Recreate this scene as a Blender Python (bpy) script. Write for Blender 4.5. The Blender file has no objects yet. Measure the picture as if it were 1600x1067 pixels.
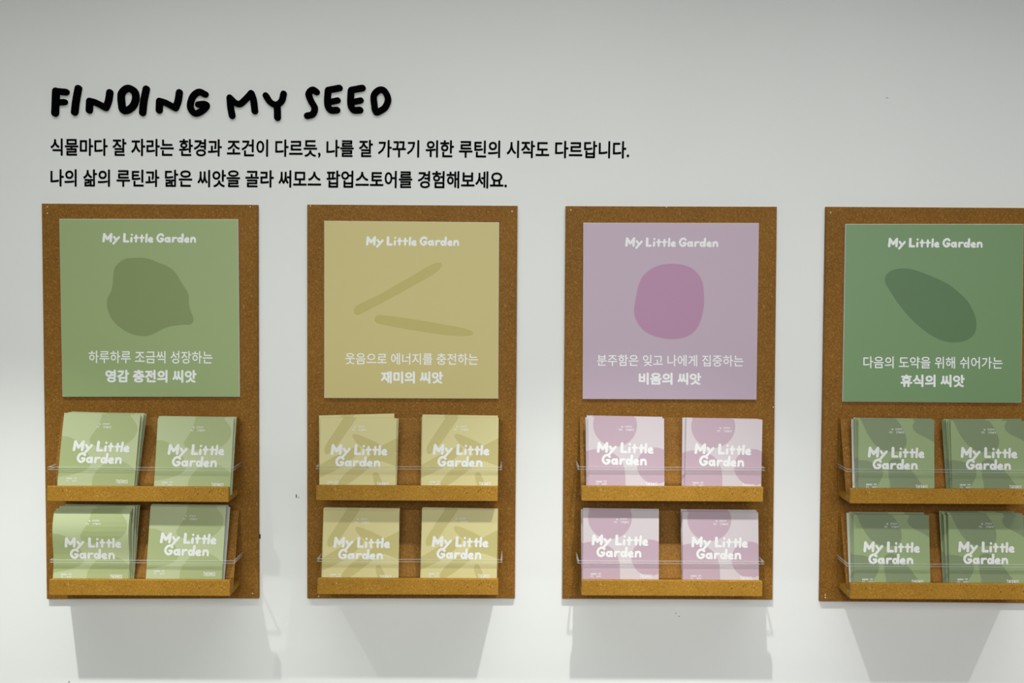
import bpy, bmesh, math, random
from mathutils import Matrix, Vector
random.seed(7)
S = bpy.context.scene
C = S.collection

# ------------------------------------------------------------------ camera
FPX, D, CAMZ = 1899.0, 2.07, 1.55
PITCH, ROLL = math.radians(2.6), math.radians(0.30)
cam = bpy.data.cameras.new('camera')
cam.sensor_fit = 'HORIZONTAL'; cam.sensor_width = 36.0
cam.lens = 36.0 * FPX / 1600.0
cam.clip_start = 0.02
camo = bpy.data.objects.new('camera', cam); C.objects.link(camo)
ROT = Matrix.Rotation(math.pi/2 - PITCH, 3, 'X') @ Matrix.Rotation(ROLL, 3, 'Z')
camo.matrix_world = Matrix.Translation((0, -D, CAMZ)) @ ROT.to_4x4()
S.camera = camo

def W(px, py, d=0.0):
    """world point seen at photo pixel (px, py) that stands d metres in front of the wall (wall at y = 0)"""
    r = ROT @ Vector(((px-800.0)/FPX, (533.5-py)/FPX, -1.0))
    t = (D - d) / r.y
    return Vector((r.x*t, -d, CAMZ + r.z*t))

# ------------------------------------------------------------------ light
S.view_settings.view_transform = 'Standard'
S.view_settings.look = 'None'
S.view_settings.exposure = 0.0
S.view_settings.gamma = 1.0
S.view_settings.use_curve_mapping = False
wd = bpy.data.worlds.new('world'); S.world = wd; wd.use_nodes = True
bg = wd.node_tree.nodes['Background']
bg.inputs['Color'].default_value = (0.97, 1.0, 0.985, 1)
bg.inputs['Strength'].default_value = 0.03

def lamp_area(name, loc, sx, sy, power, col, target):
    l = bpy.data.lights.new(name, 'AREA'); l.shape = 'RECTANGLE'; l.size = sx; l.size_y = sy
    l.energy = power; l.color = col
    o = bpy.data.objects.new(name, l); C.objects.link(o); o.location = loc
    o.rotation_euler = (Vector(target)-Vector(loc)).to_track_quat('-Z', 'Y').to_euler()
    return o
def lamp_spot(name, loc, target, power, col, ang, blend, rad):
    l = bpy.data.lights.new(name, 'SPOT'); l.energy = power; l.color = col
    l.spot_size = math.radians(ang); l.spot_blend = blend; l.shadow_soft_size = rad
    o = bpy.data.objects.new(name, l); C.objects.link(o); o.location = loc
    o.rotation_euler = (Vector(target)-Vector(loc)).to_track_quat('-Z', 'Y').to_euler()
    return o
# soft fill added behind the viewer, no known source, greener on the left
for x_, tx_, p_, col_ in ((-0.75, -0.35, 7.5, (0.94, 1.0, 0.90)), (0.95, 0.55, 7.0, (1.0, 0.975, 0.99))):
    lamp_area('front_fill_light', (x_, -4.0, 2.15), 1.5, 1.6, p_, col_, (tx_, 0.0, 0.8)).data.spread = math.radians(60)
# slim unseen fill strip added to brighten the wall from above
zs = W(800, 909).z + 1.4
lamp_area('top_fill_strip', (0.1, -0.78, zs), 4.2, 0.03, 8.3, (0.98, 1.0, 0.97), (0.1, -0.3, zs-1.2)).data.spread = math.radians(105)
# track of spots close to the wall
LAMP_H, LAMP_L = 0.98, 0.57
zt = W(800, 909).z + LAMP_H
for px, pw, col in ((-955, 56, (0.97, 1.0, 0.93)), (13, 59, (0.98, 1.0, 0.94)), (980, 53, (1.0, 0.995, 0.96)), (1950, 53, (1.0, 0.98, 0.96))):
    x = W(px, 909).x
    lamp_spot('track_spot', (x, -LAMP_L, zt), (x, -0.45, zt-1.2), pw, col, 78, 1.0, 0.012)

# ------------------------------------------------------------------ materials
def lin(c): return c/12.92 if c <= 0.04045 else ((c+0.055)/1.055)**2.4
def srgb(r, g, b): return (lin(r/255), lin(g/255), lin(b/255), 1)
def mat(name, col, rough=0.6, spec=0.3):
    m = bpy.data.materials.new(name); m.use_nodes = True
    b = m.node_tree.nodes['Principled BSDF']
    b.inputs['Base Color'].default_value = col
    b.inputs['Roughness'].default_value = rough
    b.inputs['Specular IOR Level'].default_value = spec
    return m
def node(nt, kind, **kw):
    n = nt.nodes.new(kind)
    for k, v in kw.items(): setattr(n, k, v)
    return n
def ramp(nt, src, stops):
    r = nt.nodes.new('ShaderNodeValToRGB')
    e = r.color_ramp.elements
    e[0].position, e[0].color = stops[0]; e[1].position, e[1].color = stops[1]
    for p, c in stops[2:]:
        q = e.new(p); q.color = c
    nt.links.new(src, r.inputs[0]); return r.outputs[0]
def mixc(nt, fac, a, b, mode='MIX'):
    m = nt.nodes.new('ShaderNodeMix'); m.data_type = 'RGBA'; m.blend_type = mode
    for s, v in ((m.inputs[0], fac), (m.inputs[6], a), (m.inputs[7], b)):
        if isinstance(v, (int, float, tuple)): s.default_value = v
        else: nt.links.new(v, s)
    return m.outputs[2]

def wall_mat():
    m = mat('painted_wall', (0.80, 0.805, 0.80, 1), 0.55, 0.25); nt = m.node_tree
    b = nt.nodes['Principled BSDF']
    tc = node(nt, 'ShaderNodeTexCoord')
    n = node(nt, 'ShaderNodeTexNoise'); n.inputs['Scale'].default_value = 2.2; n.inputs['Detail'].default_value = 5
    nt.links.new(tc.outputs['Object'], n.inputs['Vector'])
    c = ramp(nt, n.outputs[0], [(0.3, (0.765, 0.775, 0.765, 1)), (0.7, (0.80, 0.808, 0.80, 1))])
    nt.links.new(c, b.inputs['Base Color'])
    n2 = node(nt, 'ShaderNodeTexNoise'); n2.inputs['Scale'].default_value = 14; n2.inputs['Detail'].default_value = 4
    nt.links.new(tc.outputs['Object'], n2.inputs['Vector'])
    bp = node(nt, 'ShaderNodeBump'); bp.inputs['Strength'].default_value = 0.04; bp.inputs['Distance'].default_value = 0.01
    nt.links.new(n2.outputs[0], bp.inputs['Height']); nt.links.new(bp.outputs[0], b.inputs['Normal'])
    return m

def mdf_mat(name, base, light, dark):
    """brown fibreboard: fine grain, dark specks and short pale fibres"""
    m = mat(name, base, 0.55, 0.12); nt = m.node_tree; b = nt.nodes['Principled BSDF']
    tc = node(nt, 'ShaderNodeTexCoord')
    def noise(scale, detail, rot=None, stretch=None, dist=0.0):
        n = node(nt, 'ShaderNodeTexNoise'); n.inputs['Scale'].default_value = scale
        n.inputs['Detail'].default_value = detail; n.inputs['Distortion'].default_value = dist
        if stretch:
            mp = node(nt, 'ShaderNodeMapping', vector_type='TEXTURE'); mp.inputs['Rotation'].default_value = rot
            mp.inputs['Scale'].default_value = tuple(1.0/q for q in stretch)
            nt.links.new(tc.outputs['Object'], mp.inputs[0]); nt.links.new(mp.outputs[0], n.inputs['Vector'])
        else: nt.links.new(tc.outputs['Object'], n.inputs['Vector'])
        return n.outputs[0]
    big = ramp(nt, noise(9, 4), [(0.3, (0.86, 0.86, 0.86, 1)), (0.7, (1.1, 1.1, 1.1, 1))])
    fine = ramp(nt, noise(420, 3), [(0.3, (0.78, 0.78, 0.78, 1)), (0.7, (1.2, 1.2, 1.2, 1))])
    c = mixc(nt, 1.0, base, big, 'MULTIPLY')
    c = mixc(nt, 1.0, c, fine, 'MULTIPLY')
    spk = ramp(nt, noise(330, 1), [(0.70, (0, 0, 0, 1)), (0.74, (1, 1, 1, 1))])
    c = mixc(nt, spk, c, dark)
    for k in range(6):
        a_ = 0.35 + k*0.52
        f = ramp(nt, noise(1.0, 1.0, (0, a_, 0), (205+9*k, 230, 900-20*k), 1.1), [(0.672, (0, 0, 0, 1)), (0.75, (0.50, 0.50, 0.50, 1))])
        c = mixc(nt, f, c, light)
    nt.links.new(c, b.inputs['Base Color'])
    return m

def acrylic(name, tr):
    m = bpy.data.materials.new(name); m.use_nodes = True; nt = m.node_tree
    out = nt.nodes['Material Output']; b = nt.nodes['Principled BSDF']
    b.inputs['Base Color'].default_value = (0.95, 0.96, 0.95, 1); b.inputs['Roughness'].default_value = 0.06
    b.inputs['IOR'].default_value = 1.49; b.inputs['Transmission Weight'].default_value = 0.75
    t = node(nt, 'ShaderNodeBsdfTransparent'); t.inputs[0].default_value = (0.97, 0.98, 0.97, 1)
    mx = node(nt, 'ShaderNodeMixShader'); mx.inputs[0].default_value = tr
    nt.links.new(b.outputs[0], mx.inputs[1]); nt.links.new(t.outputs[0], mx.inputs[2]); nt.links.new(mx.outputs[0], out.inputs[0])
    return m

M_WALL = wall_mat()
M_FLOOR = mat('grey_floor', (0.35, 0.34, 0.33, 1), 0.6)
M_MDF = mdf_mat('fibreboard', (0.218, 0.094, 0.0125, 1), (0.55, 0.33, 0.10, 1), (0.10, 0.04, 0.010, 1))
M_MDF_LIT = mdf_mat('fibreboard_lit', (0.335, 0.165, 0.018, 1), (0.68, 0.44, 0.12, 1), (0.12, 0.05, 0.012, 1))  # same board, lamp light on lip and shelf put into the colour
M_BLACK = mat('black_acrylic', (0.002, 0.002, 0.002, 1), 0.7, 0.0)
M_VINYL = mat('black_vinyl', (0.003, 0.003, 0.003, 1), 0.7, 0.0)
M_EDGE = mat('white_core', (0.75, 0.75, 0.72, 1), 0.6)
M_PAPER = mat('paper_edge', (0.56, 0.58, 0.53, 1), 0.7, 0.1)
M_NAIL = mat('pale_nail', (0.75, 0.72, 0.66, 1), 0.5)
M_AC = acrylic('clear_acrylic', 0.975)
M_ACE = acrylic('clear_acrylic_edge', 0.48)
M_ACE.node_tree.nodes['Principled BSDF'].inputs['Transmission Weight'].default_value = 0.6
M_ACE.node_tree.nodes['Principled BSDF'].inputs['Roughness'].default_value = 0.35
M_INK = mat('leaflet_ink', (0.69, 0.695, 0.69, 1), 0.55)
M_PRINT = mat('white_ink', (0.84, 0.85, 0.85, 1), 0.55)

# ------------------------------------------------------------------ mesh helpers
LIFT = 3e-6           # overlapping brush strokes of one print lie a hair apart
def link(name, bm, mats, parent=None, loc=(0, 0, 0), smooth=False):
    me = bpy.data.meshes.new(name)
    bmesh.ops.recalc_face_normals(bm, faces=bm.faces)
    bm.to_mesh(me); bm.free()
    for m in (mats if isinstance(mats, (list, tuple)) else [mats]): me.materials.append(m)
    if smooth:
        for p in me.polygons: p.use_smooth = True
    o = bpy.data.objects.new(name, me); C.objects.link(o)
    o.location = loc
    if parent: o.parent = parent
    return o
def empty(name, loc):
    o = bpy.data.objects.new(name, None); C.objects.link(o); o.location = loc; o.empty_display_size = 0.05
    return o
def tag(o, label, cat, group=None):
    o['label'] = label; o['category'] = cat
    if group: o['group'] = group
def box(bm, x0, x1, y0, y1, z0, z1, bev=0.0, mi=0):
    r = bmesh.ops.create_cube(bm, size=1.0, matrix=Matrix.Translation(((x0+x1)/2, (y0+y1)/2, (z0+z1)/2)) @ Matrix.Diagonal((abs(x1-x0), abs(y1-y0), abs(z1-z0), 1)))
    vs = r['verts']
    if bev:
        es = list({e for v in vs for e in v.link_edges})
        g = bmesh.ops.bevel(bm, geom=es, offset=bev, segments=2, profile=0.5, affect='EDGES')
    return vs
def prism(bm, pts, y0, y1):
    """polygon of (x, z) extruded along y"""
    a = [bm.verts.new((x, y0, z)) for x, z in pts]; b = [bm.verts.new((x, y1, z)) for x, z in pts]
    n = len(pts)
    bm.faces.new(a); bm.faces.new(b[::-1])
    for i in range(n): bm.faces.new((a[i], b[i], b[(i+1) % n], a[(i+1) % n]))
def smooth_line(pts, closed=False, n=8):
    """Catmull-Rom through the points"""
    if len(pts) < 3: return list(pts)
    P = list(pts); out = []
    N = len(P); rng = range(N if closed else N-1)
    for i in rng:
        if closed: p0, p1, p2, p3 = P[i-1], P[i], P[(i+1) % N], P[(i+2) % N]
        else:
            p1, p2 = P[i], P[i+1]
            p0 = P[i-1] if i > 0 else (2*p1[0]-p2[0], 2*p1[1]-p2[1])
            p3 = P[i+2] if i+2 < N else (2*p2[0]-p1[0], 2*p2[1]-p1[1])
        for k in range(n):
            t = k/n; t2, t3 = t*t, t*t*t
            out.append(tuple(0.5*(2*p1[j]+(p2[j]-p0[j])*t+(2*p0[j]-5*p1[j]+4*p2[j]-p3[j])*t2+(3*p1[j]-p0[j]-3*p2[j]+p3[j])*t3) for j in (0, 1)))
    if not closed: out.append(tuple(P[-1]))
    return out
def stroke_poly(pts, w, closed=False, caps=7):
    """outline(s) of a round-ended brush stroke: list of convex-ish quads / fans as polygons in 2-D"""
    polys = []
    r = w/2; n = len(pts)
    seg = n if closed else n-1
    for i in range(seg):
        a, b = pts[i], pts[(i+1) % n]
        dx, dy = b[0]-a[0], b[1]-a[1]; L = math.hypot(dx, dy) or 1e-9
        ang = math.atan2(dy, dx)
        first = (i == 0 and not closed); last = (i == seg-1 and not closed)
        pl = []
        for k in range(caps+1):                # round joint / cap at b
            t = ang - math.pi/2 + math.pi*k/caps
            pl.append((b[0]+r*math.cos(t), b[1]+r*math.sin(t)))
        for k in range(caps+1):
            t = ang + math.pi/2 + math.pi*k/caps
            pl.append((a[0]+r*math.cos(t), a[1]+r*math.sin(t)))
        polys.append(pl)
    return polys
def strokes(glyph, k=1.0):
    """glyph: list of (points, width, closed, smooth)"""
    out = []
    for st in glyph:
        pts, w = st[0], st[1]; closed = len(st) > 2 and st[2]; sm = not (len(st) > 3 and not st[3])
        if len(pts) == 1: pts = [pts[0], (pts[0][0]+1e-4, pts[0][1])]
        out += stroke_poly(smooth_line(pts, closed, 6) if sm else pts, w*k, closed)
    return out

# ------------------------------------------------------------------ font text (2-D triangles from Blender's own font)
def text_tris(s, bold=0.0):
    cu = bpy.data.curves.new('t', 'FONT'); cu.body = s; cu.size = 1.0; cu.resolution_u = 3
    cu.fill_mode = 'FRONT'
    o = bpy.data.objects.new('t', cu); C.objects.link(o)
    dg = bpy.context.evaluated_depsgraph_get(); dg.update()
    me = bpy.data.meshes.new_from_object(o.evaluated_get(dg))
    vs = [(v.co.x, v.co.y) for v in me.vertices]; fs = [tuple(p.vertices) for p in me.polygons]
    bpy.data.objects.remove(o); bpy.data.curves.remove(cu); bpy.data.meshes.remove(me)
    if bold:
        V, F = [], []
        for k in range(8):
            dx, dy = bold*math.cos(k*math.pi/4), bold*math.sin(k*math.pi/4)
            n = len(V); V += [(x+dx, y+dy) for x, y in vs]; F += [tuple(i+n for i in f) for f in fs]
        vs, fs = V, F
    return vs, fs
def fit(vs, x0, x1, y0, y1):
    ax0, ax1 = min(v[0] for v in vs), max(v[0] for v in vs); ay0, ay1 = min(v[1] for v in vs), max(v[1] for v in vs)
    return [(x0+(x-ax0)/(ax1-ax0)*(x1-x0), y0+(y-ay0)/(ay1-ay0)*(y1-y0)) for x, y in vs]

# ------------------------------------------------------------------ setting
bm = bmesh.new()
box(bm, -3.2, 3.2, 0.0, 0.12, 0.0, 3.1)
for px, py, w_, h_ in ((463, 775, .0016, .006), (406.3, 838, .0022, .008), (467, 777, .0007, .004), (1386, 153, .004, .0007), (108, 1065, .002, .0015), (1056, 958, .0012, .0015), (1061, 963, .0012, .0015)):
    p = W(px, py); n0 = len(bm.faces)
    box(bm, p.x-w_/2, p.x+w_/2, -0.0004, 0.0003, p.z-h_/2, p.z+h_/2)
    bm.faces.ensure_lookup_table()
    for f in bm.faces[n0:]: f.material_index = 1
wall = link('wall_back', bm, [M_WALL, mat('dark_scuff', (0.06, 0.06, 0.055, 1), 0.8, 0.1)]); wall['kind'] = 'structure'
bm = bmesh.new()
box(bm, -3.2, 3.2, -4.2, 0.0, -0.1, 0.0)
fl = link('floor', bm, M_FLOOR); fl['kind'] = 'structure'

# ------------------------------------------------------------------ heading letters
def crop(region, sc):
    return lambda p: (region[0]+p[0]/sc, region[1]+p[1]/sc)
c1, c2 = crop((70, 120), 5.926), crop((340, 120), 5.714)
E = lambda dx: [([(985+dx, 116), (1086+dx, 97)], 56), ([(983+dx, 124), (980+dx, 240), (1005+dx, 293), (1064+dx, 295)], 58), ([(985+dx, 226), (1070+dx, 208)], 52)]
HEAD = [
 ('F', c1, 5.926, [([(90, 334), (94, 240), (98, 130)], 65), ([(96, 130), (192, 139)], 58), ([(96, 236), (178, 231)], 54)], 'first letter of the wall heading'),
 ('I', c1, 5.926, [([(305, 105), (284, 220), (271, 325)], 63)], 'between the F and the N of the first word'),
 ('N', c1, 5.926, [([(407, 308), (410, 222)], 60), ([(413, 222), (470, 238), (560, 285)], 58), ([(562, 283), (585, 220), (597, 142)], 60)], 'just left of the first D in the heading'),
 ('D', c1, 5.926, [([(708, 150), (765, 104), (825, 135), (838, 200), (815, 265), (768, 304), (722, 306), (706, 240)], 64, True)], 'in the middle of the first word of the heading'),
 ('I', c1, 5.926, [([(935, 110), (913, 220), (901, 330)], 62)], 'touching the D of the first word'),
 ('N', c1, 5.926, [([(1055, 308), (1058, 222)], 60), ([(1061, 222), (1118, 240), (1205, 287)], 58), ([(1207, 285), (1230, 220), (1242, 142)], 60)], 'just left of the G in the heading'),
 ('G', c1, 5.926, [([(1482, 160), (1425, 138), (1368, 180), (1343, 265), (1368, 325), (1412, 334), (1472, 297), (1494, 262), (1470, 250), (1418, 255)], 58)], 'last letter of the first heading word'),
 ('M', c2, 5.714, [([(127, 346), (113, 270), (106, 184)], 56), ([(106, 184), (150, 226), (195, 240), (240, 205), (297, 144)], 54), ([(297, 144), (318, 210), (329, 304)], 56)], 'first letter of the middle heading word'),
 ('Y', c2, 5.714, [([(427, 164), (466, 222), (520, 247), (568, 215), (587, 148)], 54), ([(529, 245), (532, 362)], 58)], 'second letter of the middle heading word'),
 ('S', c2, 5.714, [([(882, 133), (845, 114), (811, 150), (832, 215), (864, 275), (848, 330), (797, 346)], 56)], 'first letter of the last heading word'),
 ('E', c2, 5.714, E(0), 'right after the S in the heading'),
 ('E', c2, 5.714, E(206), 'just before the last D of the heading'),
 ('D', c2, 5.714, [([(1394, 165), (1440, 116), (1490, 126), (1520, 200), (1496, 268), (1450, 302), (1412, 312), (1398, 250)], 56, True)], 'at the right end of the heading'),
]
for ch, cf, sc, gl, where in HEAD:
    bm = bmesh.new()
    d = 0.006
    polys = strokes([(st[0], st[1]) + tuple(st[2:]) for st in gl])
    pts3 = [[W(*cf(p), d) for p in pl] for pl in polys]
    xs = [p.x for pl in pts3 for p in pl]; zs = [p.z for pl in pts3 for p in pl]
    ox, oz = (min(xs)+max(xs))/2, min(zs)
    for i, pl in enumerate(pts3): prism(bm, [(p.x-ox, p.z-oz) for p in pl], -d-i*4e-6, -0.0002)
    o = link('raised_letter', bm, M_BLACK, None, (ox, 0, oz))
    tag(o, 'black raised letter %s %s' % (ch, where), 'letter', 'raised letters of the heading')

# ------------------------------------------------------------------ paragraph under the heading
def wall_text(s, tl, tr, bl, label):
    vs, fs = text_tris(s, 0.023)
    q = fit(vs, 0, 1, 0, 1)
    bm = bmesh.new()
    o0 = W(*bl)
    a, b, c = W(*bl), W(bl[0]+tr[0]-tl[0], bl[1]+tr[1]-tl[1]), W(*tl)
    V = []
    for i, (x, y) in enumerate(q):
        p = a + (b-a)*x + (c-a)*y - o0
        V.append(bm.verts.new((p.x, -LIFT*(i*8//len(q)), p.z)))
    for f in fs:
        try: bm.faces.new([V[i] for i in f])
        except ValueError: pass
    for f in bm.faces:
        f.normal_update()
        if f.normal.y > 0: f.normal_flip()
    me = bpy.data.meshes.new('wall_lettering'); bm.to_mesh(me); bm.free(); me.materials.append(M_VINYL)
    o = bpy.data.objects.new('wall_lettering', me); C.objects.link(o); o.location = (o0.x, -0.0006, o0.z)
    tag(o, label, 'lettering', 'paragraph lettering on the wall')
    return o
wall_text('식물마다 잘 자라는 환경과 조건이 다르듯, 나를 잘 가꾸기 위한 루틴의 시작도 다르답니다.', (79, 216), (983, 220.5), (79, 244.5),
          'longer upper line of black Korean lettering on the wall below the heading')
wall_text('나의 삶의 루틴과 닮은 씨앗을 골라 써모스 팝업스토어를 경험해보세요.', (79, 264), (792, 267.5), (79, 291.5),
          'shorter lower line of black Korean lettering on the wall above the boards')

# ------------------------------------------------------------------ 'My Little Garden' rounded lettering as strokes (cap height 1)
def ring(cx, cy, rx, ry): return [(cx+rx*math.cos(t*math.pi/4), cy+ry*math.sin(t*math.pi/4)) for t in range(8)]
GL = {
 'M': [([(.12, .12), (.2, .86)], .25), ([(.2, .86), (.53, .34)], .25), ([(.53, .34), (.93, .86)], .25), ([(.93, .86), (.87, .12)], .25)],
 'y': [([(.12, .57), (.29, .33)], .22), ([(.64, .55), (.06, -.12)], .22)],
 'L': [([(.16, .86), (.13, .12)], .26), ([(.13, .12), (.53, .11)], .23)],
 'i': [([(.15, .82)], .22, False, False), ([(.12, .47), (.1, .11)], .23)],
 't': [([(.27, .74), (.25, .10)], .21), ([(.1, .5), (.47, .5)], .2)],
 'l': [([(.15, .84), (.1, .10)], .22)],
 'e': [([(.12, .27), (.43, .33), (.34, .50), (.14, .42), (.08, .22), (.22, .09), (.46, .10)], .185)],
 'G': [([(.74, .74), (.55, .88), (.27, .78), (.12, .47), (.24, .2), (.47, .11), (.70, .27), (.70, .42)], .22), ([(.70, .42), (.49, .43)], .2)],
 'a': [(ring(.29, .30, .175, .195), .205, True), ([(.52, .5), (.55, .11)], .235)],
 'r': [([(.14, .5), (.12, .11)], .22), ([(.14, .35), (.3, .5), (.5, .51)], .19)],
 'd': [(ring(.28, .30, .175, .195), .205, True), ([(.58, .86), (.53, .11)], .235)],
 'n': [([(.13, .5), (.1, .10)], .21), ([(.13, .36), (.3, .52), (.48, .44), (.52, .10)], .2)],
}
ONE = [('M', 0), ('y', 1.1), ('L', 2.16), ('i', 2.93), ('t', 3.27), ('t', 3.87), ('l', 4.5), ('e', 4.79), ('G', 5.64), ('a', 6.5), ('r', 7.27), ('d', 7.84), ('e', 8.58), ('n', 9.2)]
TWO = [('M', 0, 0), ('y', 1.08, 0), ('L', 2.157, 0), ('i', 2.88, 0), ('t', 3.2, 0), ('t', 3.82, 0), ('l', 4.37, 0), ('e', 4.65, 0),
       ('G', .43, -1.08), ('a', 1.29, -1.08), ('r', 2.04, -1.08), ('d', 2.63, -1.08), ('e', 3.33, -1.08), ('n', 3.96, -1.08)]
def logo(layout, x0, y0, u, k=1.0):
    out = []
    for it in layout:
        gx, gy = it[1], it[2] if len(it) > 2 else 0
        for pl in strokes(GL[it[0]], k): out.append([(x0+(gx+x)*u, y0+(gy+y)*u) for x, y in pl])
    return out
# tall narrow capitals of the maker's mark (height 1)
TH = {
 'T': [([(.0, .93), (.5, .93)], .14), ([(.25, .93), (.25, .05)], .14)],
 'H': [([(.05, .9), (.05, .05)], .14), ([(.45, .9), (.45, .05)], .14), ([(.05, .5), (.45, .5)], .12)],
 'E': [([(.05, .9), (.05, .07)], .14), ([(.05, .92), (.42, .92)], .12), ([(.05, .5), (.36, .5)], .12), ([(.05, .07), (.42, .07)], .12)],
 'R': [([(.05, .9), (.05, .05)], .14), ([(.05, .92), (.35, .9), (.42, .7), (.32, .5), (.05, .48)], .12), ([(.25, .48), (.45, .05)], .13)],
 'M': [([(.05, .05), (.08, .92)], .13), ([(.08, .92), (.3, .35)], .13), ([(.3, .35), (.52, .92)], .13), ([(.52, .92), (.55, .05)], .13)],
 'O': [([(.27, .92), (.06, .75), (.06, .25), (.27, .07), (.47, .25), (.47, .75)], .13, True)],
 'S': [([(.42, .82), (.25, .93), (.07, .75), (.25, .5), (.43, .28), (.25, .07), (.06, .18)], .13)],
}
def mark(x0, y0, h, w):
    out = []; xs = [0, .68, 1.34, 1.96, 2.6, 3.38, 4.05]; tot = 4.5
    for ch, gx in zip('THERMOS', xs):
        for pl in strokes(TH[ch]): out.append([(x0+(gx+x)/tot*w, y0+y*h) for x, y in pl])
    return out
def tiny_rows(x0, y0, w, h, n, seed):
    """a row of print too small to read: little open and closed strokes"""
    rnd = random.Random(seed); out = []; cw = w/n
    for i in range(n):
        if rnd.random() < .16: continue
        x = x0+i*cw; t = h*.21
        k = rnd.randrange(3)
        if k == 0: gl = [[(x, y0), (x, y0+h)], [(x, y0+h), (x+cw*.55, y0+h)], [(x+cw*.7, y0), (x+cw*.7, y0+h)]]
        elif k == 1: gl = [[(x, y0+h), (x+cw*.6, y0+h)], [(x+cw*.3, y0+h*.5), (x+cw*.3, y0+h)], [(x, y0), (x+cw*.65, y0)]]
        else: gl = [[(x, y0+h*.3), (x, y0+h)], [(x, y0+h), (x+cw*.4, y0+h*.3)], [(x+cw*.7, y0), (x+cw*.7, y0+h)], [(x, y0), (x+cw*.6, y0)]]
        for g in gl: out += stroke_poly(g, t, False, 3)
    return out

# ------------------------------------------------------------------ boards
BT = 0.0085           # thickness of the boards
def flat(bm, polys, y, fn=None):
    for i, pl in enumerate(polys):
        vs = [bm.verts.new(Vector(fn(p)) - Vector((0, (i % 16)*LIFT, 0))) for p in pl]
        f = bm.faces.new(vs); f.normal_update()
        if f.normal.y > 0: f.normal_flip()
def finish(name, bm, m, parent=None, loc=(0, 0, 0)):
    bmesh.ops.triangulate(bm, faces=[f for f in bm.faces if len(f.verts) > 4])
    me = bpy.data.meshes.new(name); bm.to_mesh(me); bm.free()
    for q in (m if isinstance(m, (list, tuple)) else [m]): me.materials.append(q)
    o = bpy.data.objects.new(name, me); C.objects.link(o); o.location = loc
    if parent: o.parent = parent
    return o

RAIL = {'light green': (.0015, .0065), 'yellow': (.002, .0065), 'purple': (.0065, .0042), 'dark green': (.0045, .004)}
def make_tray(board, bo, name_where, xl, xr, ytop, ybot, yplate):
    """shelf with a front lip, a plate on the board, a leaning back panel and a clear guard rail"""
    P = 0.075
    a, b = W(xl, (ytop+ybot)/2, BT+P), W(xr, (ytop+ybot)/2, BT+P)
    xc = (a.x+b.x)/2; hw = 0.1495
    zb = W((xl+xr)/2, ybot, BT+P).z; zl = W((xl+xr)/2, ytop, BT+P).z
    zp = W((xl+xr)/2, yplate, BT+0.003).z
    yb = -BT                                        # board face
    t = empty('tray', (xc-bo.x, 0-bo.y, zb-bo.z)); t.parent = board
    H = zp-zb
    bm = bmesh.new(); box(bm, -hw, hw, yb-P, yb-P+0.009, 0, zl-zb, 0.0007)
    link('front_lip', bm, M_MDF_LIT, t)
    bm = bmesh.new(); box(bm, -hw, hw, yb-P+0.009, yb, 0.0003, 0.009, 0.0005)
    link('shelf_base', bm, M_MDF_LIT, t)
    bm = bmesh.new(); box(bm, -hw-0.0015, hw+0.0015, yb-0.003, yb, 0.009, H, 0.0004)
    link('back_plate', bm, M_MDF, t)
    # leaning panel
    bm = bmesh.new(); th = 0.003
    sec = [(yb-0.0032, H-0.001), (yb-0.0032-th, H-0.001), (yb-0.050-th, 0.009), (yb-0.050, 0.009)]
    A = [bm.verts.new((-hw, y, z)) for y, z in sec]; B = [bm.verts.new((hw, y, z)) for y, z in sec]
    bm.faces.new(A); bm.faces.new(B[::-1])
    for i in range(4): bm.faces.new((A[i], B[i], B[(i+1) % 4], A[(i+1) % 4]))
    link('leaning_panel', bm, M_MDF, t)
    # guard rail: front bar and two arms back to the board, clear with polished edges
    zr = (zl-zb) + 0.0262; rh = 0.0050; rl, rr = RAIL[name_where]; rl, rr = -hw-rl, hw+rr; rt = 0.003; yf = yb-0.0676
    bm = bmesh.new()
    def rbar(p, q):
        """bar with chamfered edges from p to q (x, y), t thick and rh tall"""
        dx, dy = q[0]-p[0], q[1]-p[1]; L = math.hypot(dx, dy); nx, ny = -dy/L, dx/L
        c = 0.0006; h = rt/2
        sec = [(-h, c), (-h+c, 0), (h-c, 0), (h, c), (h, rh-c), (h-c, rh), (-h+c, rh), (-h, rh-c)]
        A = [bm.verts.new((p[0]+nx*o, p[1]+ny*o, zr+z)) for o, z in sec]; B_ = [bm.verts.new((q[0]+nx*o, q[1]+ny*o, zr+z)) for o, z in sec]
        bm.faces.new(A); bm.faces.new(B_[::-1])
        for i in range(8):
            f = bm.faces.new((A[i], B_[i], B_[(i+1) % 8], A[(i+1) % 8]))
            f.material_index = 0 if i in (3, 7) else 1
    rbar((rl, yf+rt/2), (rr, yf+rt/2))
    rbar((rl+rt/2, yf+rt+0.0001), (rl+rt/2, yb)); rbar((rr-rt/2, yf+rt+0.0001), (rr-rt/2, yb))
    link('guard_rail', bm, [M_AC, M_ACE], t)
    return dict(xc=xc, zb=zb, zl=zl, hw=hw, zbase=zb+0.009, ztop=zp)

def S3(c, k=1.0): return tuple(min(1.0, v*k) for v in c[:3]) + (1,)
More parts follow.
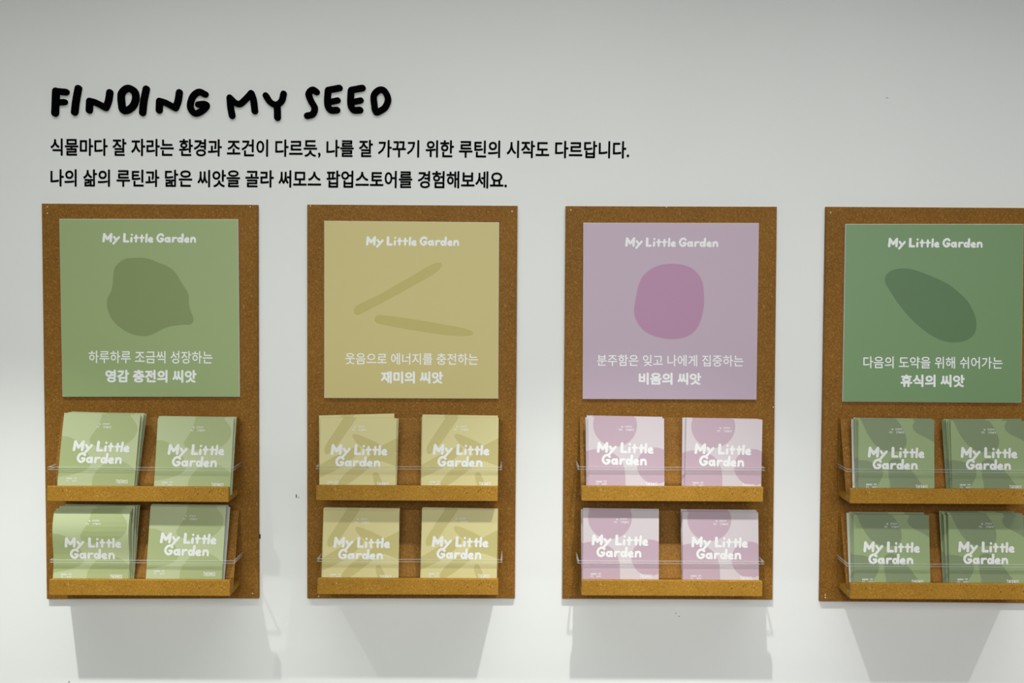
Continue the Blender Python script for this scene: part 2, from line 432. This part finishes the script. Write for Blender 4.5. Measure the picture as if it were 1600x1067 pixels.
# poster colours: background, seed; leaflets: paper, blotches
PAL = {
 'light green': ((.31, .395, .18), (.22, .28, .112), (.415, .465, .265), (.33, .38, .18)),
 'yellow':      ((.565, .48, .20), (.475, .405, .128), (.55, .49, .23), (.45, .39, .15)),
 'purple':      ((.495, .385, .48), (.44, .235, .375), (.535, .47, .50), (.43, .31, .37)),
 'dark green':  ((.18, .297, .143), (.108, .20, .090), (.25, .325, .155), (.175, .225, .12)),
}
def cropf(x0, y0, s, pts): return [(x0+p[0]/s, y0+p[1]/s) for p in pts]
SEED = {
 'light green': [cropf(50, 310, 3.233, [(530,300),(480,303),(445,320),(418,350),(410,390),(408,430),(400,465),(383,500),(378,530),(385,570),(400,605),(430,640),(475,672),(520,690),(570,695),(610,686),(660,660),(700,646),(760,638),(797,638),(814,624),(815,602),(800,565),(792,530),(792,490),(775,455),(755,425),(735,390),(715,365),(680,340),(640,325),(600,308),(560,300)])],
 'yellow': [cropf(460, 310, 3.233, [(300,572),(306,550),(335,530),(420,490),(500,445),(600,388),(680,340),(720,325),(745,330),(740,350),(700,385),(620,430),(500,497),(400,550),(330,585),(310,586)]),
            cropf(460, 310, 3.233, [(405,610),(415,592),(450,590),(550,603),(650,618),(760,638),(850,654),(890,668),(905,680),(895,690),(850,695),(760,690),(650,674),(520,652),(440,636),(412,626)])],
 'purple': [cropf(870, 310, 3.233, [(580,330),(520,337),(470,360),(430,400),(410,450),(398,510),(390,560),(395,600),(415,640),(450,675),(500,698),(570,711),(630,706),(680,685),(715,645),(735,590),(744,530),(743,480),(738,430),(720,390),(685,355),(640,336)])],
 'dark green': [cropf(1260, 310, 3.232, [(490,353),(440,360),(410,378),(397,400),(400,430),(430,480),(470,540),(520,600),(580,655),(640,697),(700,722),(750,728),(800,720),(840,695),(857,660),(858,620),(845,575),(815,520),(770,475),(720,435),(660,405),(600,380),(540,360)])],
}
# blotches printed on the leaflets, in units of the leaflet's width, x from left and y down from the top edge
def norm(x0, y0, s, pts): return [((p[0]-x0)/s, (p[1]-y0)/s) for p in pts]
def ell(cx, cy, rx, ry, n=28): return [(cx+rx*math.cos(2*math.pi*k/n), cy+ry*math.sin(2*math.pi*k/n)) for k in range(n)]
BLOT = {
 'light green': [norm(225, 62, 858, [(650,40),(640,120),(605,210),(545,310),(538,350),(570,390),(690,420),(850,410),(960,370),(1030,310),(1062,230),(1050,160),(1000,95),(950,40)]),
                 norm(225, 62, 858, [(200,305),(300,312),(390,350),(480,430),(560,540),(575,620),(500,690),(350,740),(200,765)]),
                 norm(225, 62, 858, [(615,1000),(605,790),(640,700),(720,610),(840,560),(950,580),(1060,650),(1110,700),(1110,1000)])],
 'yellow': [norm(95, 105, 963, [(400,80),(570,80),(330,430),(240,530),(180,565),(150,530),(165,450),(280,270)]),
            norm(95, 105, 963, [(500,325),(555,312),(700,365),(880,450),(1090,570),(1090,720),(870,640),(660,500),(540,400)]),
            norm(95, 105, 963, [(1090,340),(900,440),(700,600),(480,750),(370,860),(335,930),(360,960),(440,940),(560,860),(740,720),(900,630),(1090,515)]),
            norm(95, 105, 963, [(70,715),(280,590),(440,520),(560,460),(600,520),(420,690),(250,790),(70,870)]),
            norm(95, 105, 963, [(772,800),(820,785),(850,830),(885,910),(860,960),(810,955),(778,890)])],
 'purple': [norm(155, 110, 968, ell(498, 200, 280, 275)),
            norm(155, 110, 968, [(130,535),(230,512),(350,505),(460,550),(560,625),(610,730),(628,860),(630,1200),(130,1200)]),
            norm(155, 110, 968, ell(1010, 705, 235, 228))],
 'dark green': [norm(275, 60, 1055, [(300,30),(790,30),(870,130),(930,260),(945,350),(920,430),(830,480),(700,490),(560,440),(470,350),(390,230)]),
                norm(275, 60, 1055, [(1080,30),(1400,30),(1400,400),(1230,300),(1100,238),(1042,185),(1028,125)]),
                norm(275, 60, 1055, [(240,603),(400,615),(550,670),(615,750),(605,840),(540,950),(440,1090),(240,1090)]),
                norm(275, 60, 1055, [(690,640),(760,590),(830,590),(930,660),(1050,790),(1170,960),(1230,1090),(770,1090),(715,930),(690,760)])],
}
# outlines -> photo measurements of each board, its poster, trays and stacks
BOARDS = [
 dict(key='light green', quad=((65, 318), (402.5, 320), (404, 935), (73, 936)), poster=((92.5, 342), (372, 342.5), (374.5, 620), (97.5, 620)),
      title=(160, 378.6, 14.9), cap1=('하루하루 조금씩 성장하는', 138.5, 332, 547.5, 568), cap2=('영감 충전의 씨앗', 164.5, 307, 577, 598),
      trays=[(71.6, 359, 760.5, 783.7, 650), (74.5, 361.5, 906, 930.5, 795)],
      stacks=[dict(r=2.2, t=(102, 218, 649.5), b=(90, 211.5), q=54, d=.5, n=7, bend=(.0018, 0)), dict(t=(246.5, 365.5, 654), b=(241, 359.5), q=48, n=4, bend=(0, 0)),
              dict(r=0, t=(84, 204, 799), b=(82, 201.5), q=60, d=1.0, n=8, bend=(0, -.0050)), dict(r=2, t=(235, 353.5, 793), b=(228.7, 345.5), q=44, d=.8, n=5, bend=(0, 0))],
      nails=[(74, 323), (74, 333), (391, 323), (394.5, 927)]),
 dict(key='yellow', quad=((480, 319.5), (808.5, 321.5), (804.5, 935), (480, 935)), poster=((506.5, 345), (780, 347.5), (778.5, 623), (506.5, 622)),
      title=(572, 383.5, 14.8), cap1=('웃음으로 에너지를 충전하는', 539.5, 747, 551, 570), cap2=('재미의 씨앗', 595, 692.5, 579.5, 599.5),
      trays=[(494.6, 777, 759.3, 782.3, 651), (496.5, 777.7, 904.5, 929, 795)],
      stacks=[dict(t=(502, 619, 653), b=(498.7, 618.7), q=48, n=4, bend=(0, 0)), dict(t=(661, 778.7, 652.8), b=(659.6, 777), q=48, n=4, bend=(0, 0)),
              dict(t=(506.4, 623, 797.7), b=(504, 622.4), q=49, n=4, bend=(0, 0)), dict(t=(659.6, 777.8, 796.5), b=(658, 775), q=49, n=4, bend=(0, 0))],
      nails=[(485, 321.5), (800, 330), (498, 931.5)]),
 dict(key='purple', quad=((884, 322), (1214, 323), (1207, 937), (879, 935.5)), poster=((911.5, 348), (1186, 348.5), (1182, 624.5), (910.5, 623.5)),
      title=(977, 385.3, 14.8), cap1=('분주함은 잊고 나에게 집중하는', 932.8, 1161.5, 553.5, 572.5), cap2=('비움의 씨앗', 998, 1095.8, 581.5, 601.5),
      trays=[(909.3, 1192, 760.3, 783.2, 651), (909.3, 1190.5, 907.3, 931, 796)],
      stacks=[dict(r=1.5, t=(919.5, 1037, 653.5), b=(918.6, 1038.5), q=50, d=-.3, n=5, bend=(0, 0)), dict(r=2, t=(1072, 1192, 656), b=(1069.6, 1189.6), q=52, d=-.9, n=5, bend=(0, 0)),
              dict(t=(911.8, 1029, 797.5), b=(910.3, 1029.3), q=55, d=-.6, n=3, bend=(0, 0)), dict(t=(1066, 1185, 800.5), b=(1066, 1186.5), q=54, d=.4, n=4, bend=(0, 0))],
      nails=[(892, 328), (1041, 323.5), (1208, 636)]),
 dict(key='dark green', quad=((1291, 323), (1626, 325), (1616, 942.5), (1281, 939.5)), poster=((1321, 350), (1599.5, 350), (1596, 629.5), (1316.5, 627.5)),
      title=(1387.5, 386.3, 15.05), cap1=('다음의 도약을 위해 쉬어가는', 1349, 1566.5, 556.5, 576), cap2=('휴식의 씨앗', 1407, 1507.5, 584.5, 605),
      trays=[(1327.4, 1613, 764, 787.3, 654), (1327.5, 1613, 912, 936.5, 801)],
      stacks=[dict(t=(1341, 1460, 657), b=(1341, 1460), q=46, d=-1.2, n=6, bend=(0, 0)), dict(t=(1485, 1603, 657.5), b=(1487.4, 1607), q=46, d=-1.2, n=6, bend=(0, 0)),
              dict(t=(1333.6, 1451.3, 804.5), b=(1335, 1454), q=44, d=-1.3, n=6, bend=(0, 0)), dict(t=(1480.5, 1600, 804.5), b=(1483, 1603), q=44, d=-1.3, n=6, bend=(0, 0))],
      nails=[(1298, 332), (1289.5, 929.5), (1289.5, 933.5)]),
]
def blotch_outline(pl):
    """smooth where the outline lies on the sheet, straight where it runs off the sheet"""
    off = lambda p: p[0] < 0 or p[0] > 1 or p[1] < 0
    n = len(pl); k0 = next((i for i in range(n) if off(pl[i])), None)
    if k0 is None: return smooth_line(pl, True, 3)
    P = pl[k0:]+pl[:k0]; out = []; run = []
    for p in P+[P[0]]:
        if off(p):
            if run: out += smooth_line(run, False, 3); run = []
            out.append(p)
        else: run.append(p)
    return out[:-1]
CW = 0.1262          # leaflet width
ORD = ['in front', 'second from front', 'third from front', 'fourth from front', 'fifth from front', 'sixth from front', 'seventh from front', 'rearmost']
ROWN = ['upper', 'lower']; SIDE = ['left', 'right']

for B in BOARDS:
    key = B['key']; pal = PAL[key]
    q = [W(*p, BT) for p in B['quad']]
    ctr = sum(q, Vector())/4
    bo = Vector((ctr.x, 0, (q[2].z+q[3].z)/2))
    board = empty('display_board', bo)
    tag(board, 'brown fibreboard wall panel with two leaflet trays and the %s poster' % key, 'display board', 'brown display boards on the wall')
    bm = bmesh.new(); prism(bm, [(p.x-bo.x, p.z-bo.z) for p in q], -BT, -0.0)
    bmesh.ops.bevel(bm, geom=[e for e in bm.edges if abs(e.verts[0].co.y+BT) < 1e-5 and abs(e.verts[1].co.y+BT) < 1e-5], offset=0.0008, segments=2, affect='EDGES')
    link('backing_panel', bm, M_MDF, board)
    for nx, ny in B['nails']:
        p = W(nx, ny, BT)
        bm = bmesh.new()
        bmesh.ops.create_cone(bm, cap_ends=True, segments=10, radius1=0.0011, radius2=0.0009, depth=0.0008,
                              matrix=Matrix.Translation((p.x-bo.x, -BT-0.0004, p.z-bo.z)) @ Matrix.Rotation(math.pi/2, 4, 'X'))
        link('nail_head', bm, M_NAIL, board)
    TR = [make_tray(board, bo, key, *t) for t in B['trays']]

    # poster -------------------------------------------------------------
    PT = 0.005; dp = BT+PT
    pq = [W(*p, dp) for p in B['poster']]
    po = Vector(((pq[2].x+pq[3].x)/2, -BT, (pq[2].z+pq[3].z)/2))
    mbg = mat('poster_%s' % key.replace(' ', '_'), S3(pal[0]), 0.42, 0.35)
    bm = bmesh.new(); prism(bm, [(p.x-po.x, p.z-po.z) for p in pq], -PT, -0.0003)
    bmesh.ops.bevel(bm, geom=[e for e in bm.edges if all(abs(v.co.y+PT) < 1e-6 for v in e.verts)], offset=0.0006, segments=1, affect='EDGES')
    bm.faces.ensure_lookup_table(); bmesh.ops.recalc_face_normals(bm, faces=bm.faces)
    for f in bm.faces: f.material_index = 0 if f.normal.y < -0.95 else 1
    poster = link('poster', bm, [mbg, M_EDGE], None, po)
    what = {'light green': 'one lemon-shaped seed', 'yellow': 'two thin stick seeds', 'purple': 'one round seed', 'dark green': 'one slanted oval seed'}[key]
    tag(poster, 'square %s poster printed with %s, mounted on a brown board' % (key, what), 'poster', 'square posters on the boards')
    PW = lambda p, e=0.0: (lambda w: (w.x-po.x, -PT-e, w.z-po.z))(W(p[0], p[1], dp+e))
    bm = bmesh.new()
    for pts in SEED[key]: flat(bm, [smooth_line(pts, True, 3)], 0, lambda p: PW(p, 0.00006))
    finish('printed_seed', bm, mat('seed_ink_%s' % key.replace(' ', '_'), S3(pal[1]), 0.42, 0.35), poster)
    tx, tb, tu = B['title']
    rollpx = lambda x, y: (x, y + (x-tx)*0.004)
    bm = bmesh.new()
    flat(bm, logo(ONE, 0, 0, 1.0, 1.04), 0, lambda p: PW((tx+p[0]*tu, tb-p[1]*tu+p[0]*tu*0.005), 0.00012))
    finish('printed_title', bm, M_PRINT, poster)
    for cap, bold in ((B['cap1'], 0.011), (B['cap2'], 0.042)):
        s, x0, x1, y0, y1 = cap
        vs, fs = text_tris(s, bold)
        qv = fit(vs, x0, x1, 0, 1)
        bm = bmesh.new()
        V = [bm.verts.new(PW((x, y1-0.2+(y0-y1+0.9)*y + (x-(x0+x1)/2)*0.005), 0.00012+LIFT*(i*8//len(qv)))) for i, (x, y) in enumerate(qv)]
        for f in fs:
            try: g = bm.faces.new([V[i] for i in f])
            except ValueError: continue
            g.normal_update()
            if g.normal.y > 0: g.normal_flip()
        finish('printed_caption', bm, M_PRINT, poster)

    # leaflets -----------------------------------------------------------
    mp = mat('leaflet_%s' % key.replace(' ', '_'), S3(pal[2]), 0.45, 0.3)
    mb = mat('leaflet_blotch_%s' % key.replace(' ', '_'), S3(pal[3]), 0.45, 0.3)
    for si, st in enumerate(B['stacks']):
        row, side = si//2, si % 2
        T = TR[row]; rnd = random.Random(hash((B['title'][0], si)) % 9973)
        rnd = random.Random(int(B['title'][0])*10+si)
        qt = st['q']/1000.0; n = st['n']
        tl, tr_, ty = st['t']; bl, br = st['b']
        pt = W((tl+tr_)/2, ty, BT+qt); ylip = B['trays'][row][2]
        pb = W((bl+br)/2, ylip, BT+0.063)
        zb = T['zbase']+0.0003
        dxdz = (pt.x-pb.x)/(pt.z-pb.z)
        xb = pb.x - dxdz*(pb.z-zb)
        Hc = pt.z-zb
        grp = '%s leaflets, %s stack of the %s tray' % (key, SIDE[side], ROWN[row])
        qb = 0.0652
        TH_ = 0.0011
        for k in range(n):
            f = k/max(1, n-1) if n > 1 else 0
            # out-of-board distance of the leaflet's front at bottom and top
            ob = qb - f*min(0.0105, 0.0018*(n-1)); ot = qt - f*min(qt-0.016, 0.0042*(n-1))
            jx = 0 if k == 0 else rnd.uniform(-.0025, .0025)*(0.4 if abs(st.get('d', 0)) > .9 else 1) + k*st.get('d', 0)/1000.0; jr = 0 if k == 0 else rnd.uniform(-.012, .012)
            jh = 0 if k == 0 else rnd.uniform(-.002, .0028)
            if key == 'yellow' and si == 0 and k == n-1: jr, jh, jx = -0.036, .002, -0.001
            if key == 'yellow' and si == 0 and k == n-1: ob, ot = ob-.0012, ot-.004
            if key == 'dark green' and si == 1 and k == 2: jr, jh = -0.02, .001
            if key == 'light green' and si == 2: jh = min(.006, 0.0016*k)
            b1, b2 = st['bend'][0]*(1-f), st['bend'][1]*(1-f)
            H = Hc + jh; rot = st.get('r', 0.5)/120.0
            def place(p, e=0.0):
                u, v = p                    # metres: u across from the middle, v up from the bottom
                w = v/H
                out = ob+(ot-ob)*w + b1*math.sin(math.pi*w) + b2*math.sin(2*math.pi*w)*(0.4+w)
                return (u + v*(dxdz+jr) + jx, -(out+e), v - u*(jr+rot) + abs(jr+rot)*CW/2)
            bm = bmesh.new(); NS = 16; hw = CW/2
            fr = [[bm.verts.new(place((sx*hw, H*i/NS))) for sx in (-1, 1)] for i in range(NS+1)]
            bk = [[bm.verts.new(place((sx*hw, H*i/NS), -TH_)) for sx in (-1, 1)] for i in range(NS+1)]
            for i in range(NS):
                bm.faces.new((fr[i][0], fr[i][1], fr[i+1][1], fr[i+1][0])).smooth = True
                bm.faces.new((bk[i][1], bk[i][0], bk[i+1][0], bk[i+1][1])).smooth = True
                bm.faces.new((bk[i][0], fr[i][0], fr[i+1][0], bk[i+1][0])).material_index = 1; bm.faces.new((fr[i][1], bk[i][1], bk[i+1][1], fr[i+1][1])).material_index = 1
            bm.faces.new((bk[0][0], bk[0][1], fr[0][1], fr[0][0])); bm.faces.new((fr[NS][0], fr[NS][1], bk[NS][1], bk[NS][0]))
            for e in bm.edges:
                if any(not f.smooth for f in e.link_faces): e.smooth = False
            plain = k >= n-2 and (key, si) in (('dark green', 0), ('dark green', 2), ('light green', 3))    # these show their bare pale side
            lf = link('leaflet', bm, [M_PAPER if plain else mp, M_PAPER], None, (xb, -BT, zb))
            tag(lf, '%s leaflet %s, %s stack, %s tray of the %s poster board' % ('pale' if plain else key, ORD[k] if k < n-1 or k == 0 else 'rearmost', SIDE[side], ROWN[row], key), 'leaflet', grp)
            # prints
            def printed(name, polys, m, e, clip=True):
                bm = bmesh.new()
                for i, pl in enumerate(polys):
                    bm.faces.new([bm.verts.new((x, -(i % 16)*LIFT, z)) for x, z in pl])
                bmesh.ops.triangulate(bm, faces=bm.faces[:])
                if clip:
                    for co, no in (((-hw, 0, 0), (-1, 0, 0)), ((hw, 0, 0), (1, 0, 0)), ((0, 0, 0), (0, 0, -1)), ((0, 0, H), (0, 0, 1))):
                        bmesh.ops.bisect_plane(bm, geom=bm.verts[:]+bm.edges[:]+bm.faces[:], plane_co=co, plane_no=no, clear_outer=True)
                if st['bend'] != (0, 0):
                    for i in range(1, NS):
                        bmesh.ops.bisect_plane(bm, geom=bm.verts[:]+bm.edges[:]+bm.faces[:], plane_co=(0, 0, H*i/NS), plane_no=(0, 0, 1))
                for v in bm.verts: v.co = Vector(place((v.co.x, v.co.z), e-v.co.y))
                for g in bm.faces:
                    g.normal_update()
                    if g.normal.y > 0: g.normal_flip()
                return finish(name, bm, m, lf)
            D2 = lambda p: (p[0]*CW-hw, H-p[1]*CW)
            if not plain: printed('printed_blotches', [[D2(p) for p in blotch_outline(pl)] for pl in BLOT[key]], mb, 0.00006)
            if k > 0: continue
            lu = 0.143*CW   # cap height of the title
            lx = {'light green': .155, 'yellow': .14, 'purple': .115, 'dark green': .125}[key]
            ly = {'light green': .475, 'yellow': .485, 'purple': .46, 'dark green': .485}[key]
            printed('printed_title', logo(TWO, lx*CW-hw, H-ly*CW, lu, 1.03), M_INK, 0.00015, False)
            rx = {'light green': .44, 'yellow': .415, 'purple': .41, 'dark green': .41}[key]
            printed('printed_slogan', tiny_rows(rx*CW-hw+.03*CW, H-.125*CW, .14*CW, .019*CW, 6, 3) + tiny_rows(rx*CW-hw, H-.165*CW, .2*CW, .019*CW, 9, 4), M_INK, 0.00012, False)
            printed('printed_small_text', tiny_rows(.105*CW-hw, H-.842*CW, .16*CW, .018*CW, 8, 5) + tiny_rows(.105*CW-hw, H-.874*CW, .14*CW, .016*CW, 7, 6), M_INK, 0.00012, False)
            printed('printed_logo', mark(.755*CW-hw, H-.883*CW, .05*CW, .155*CW), M_INK, 0.00012, False)
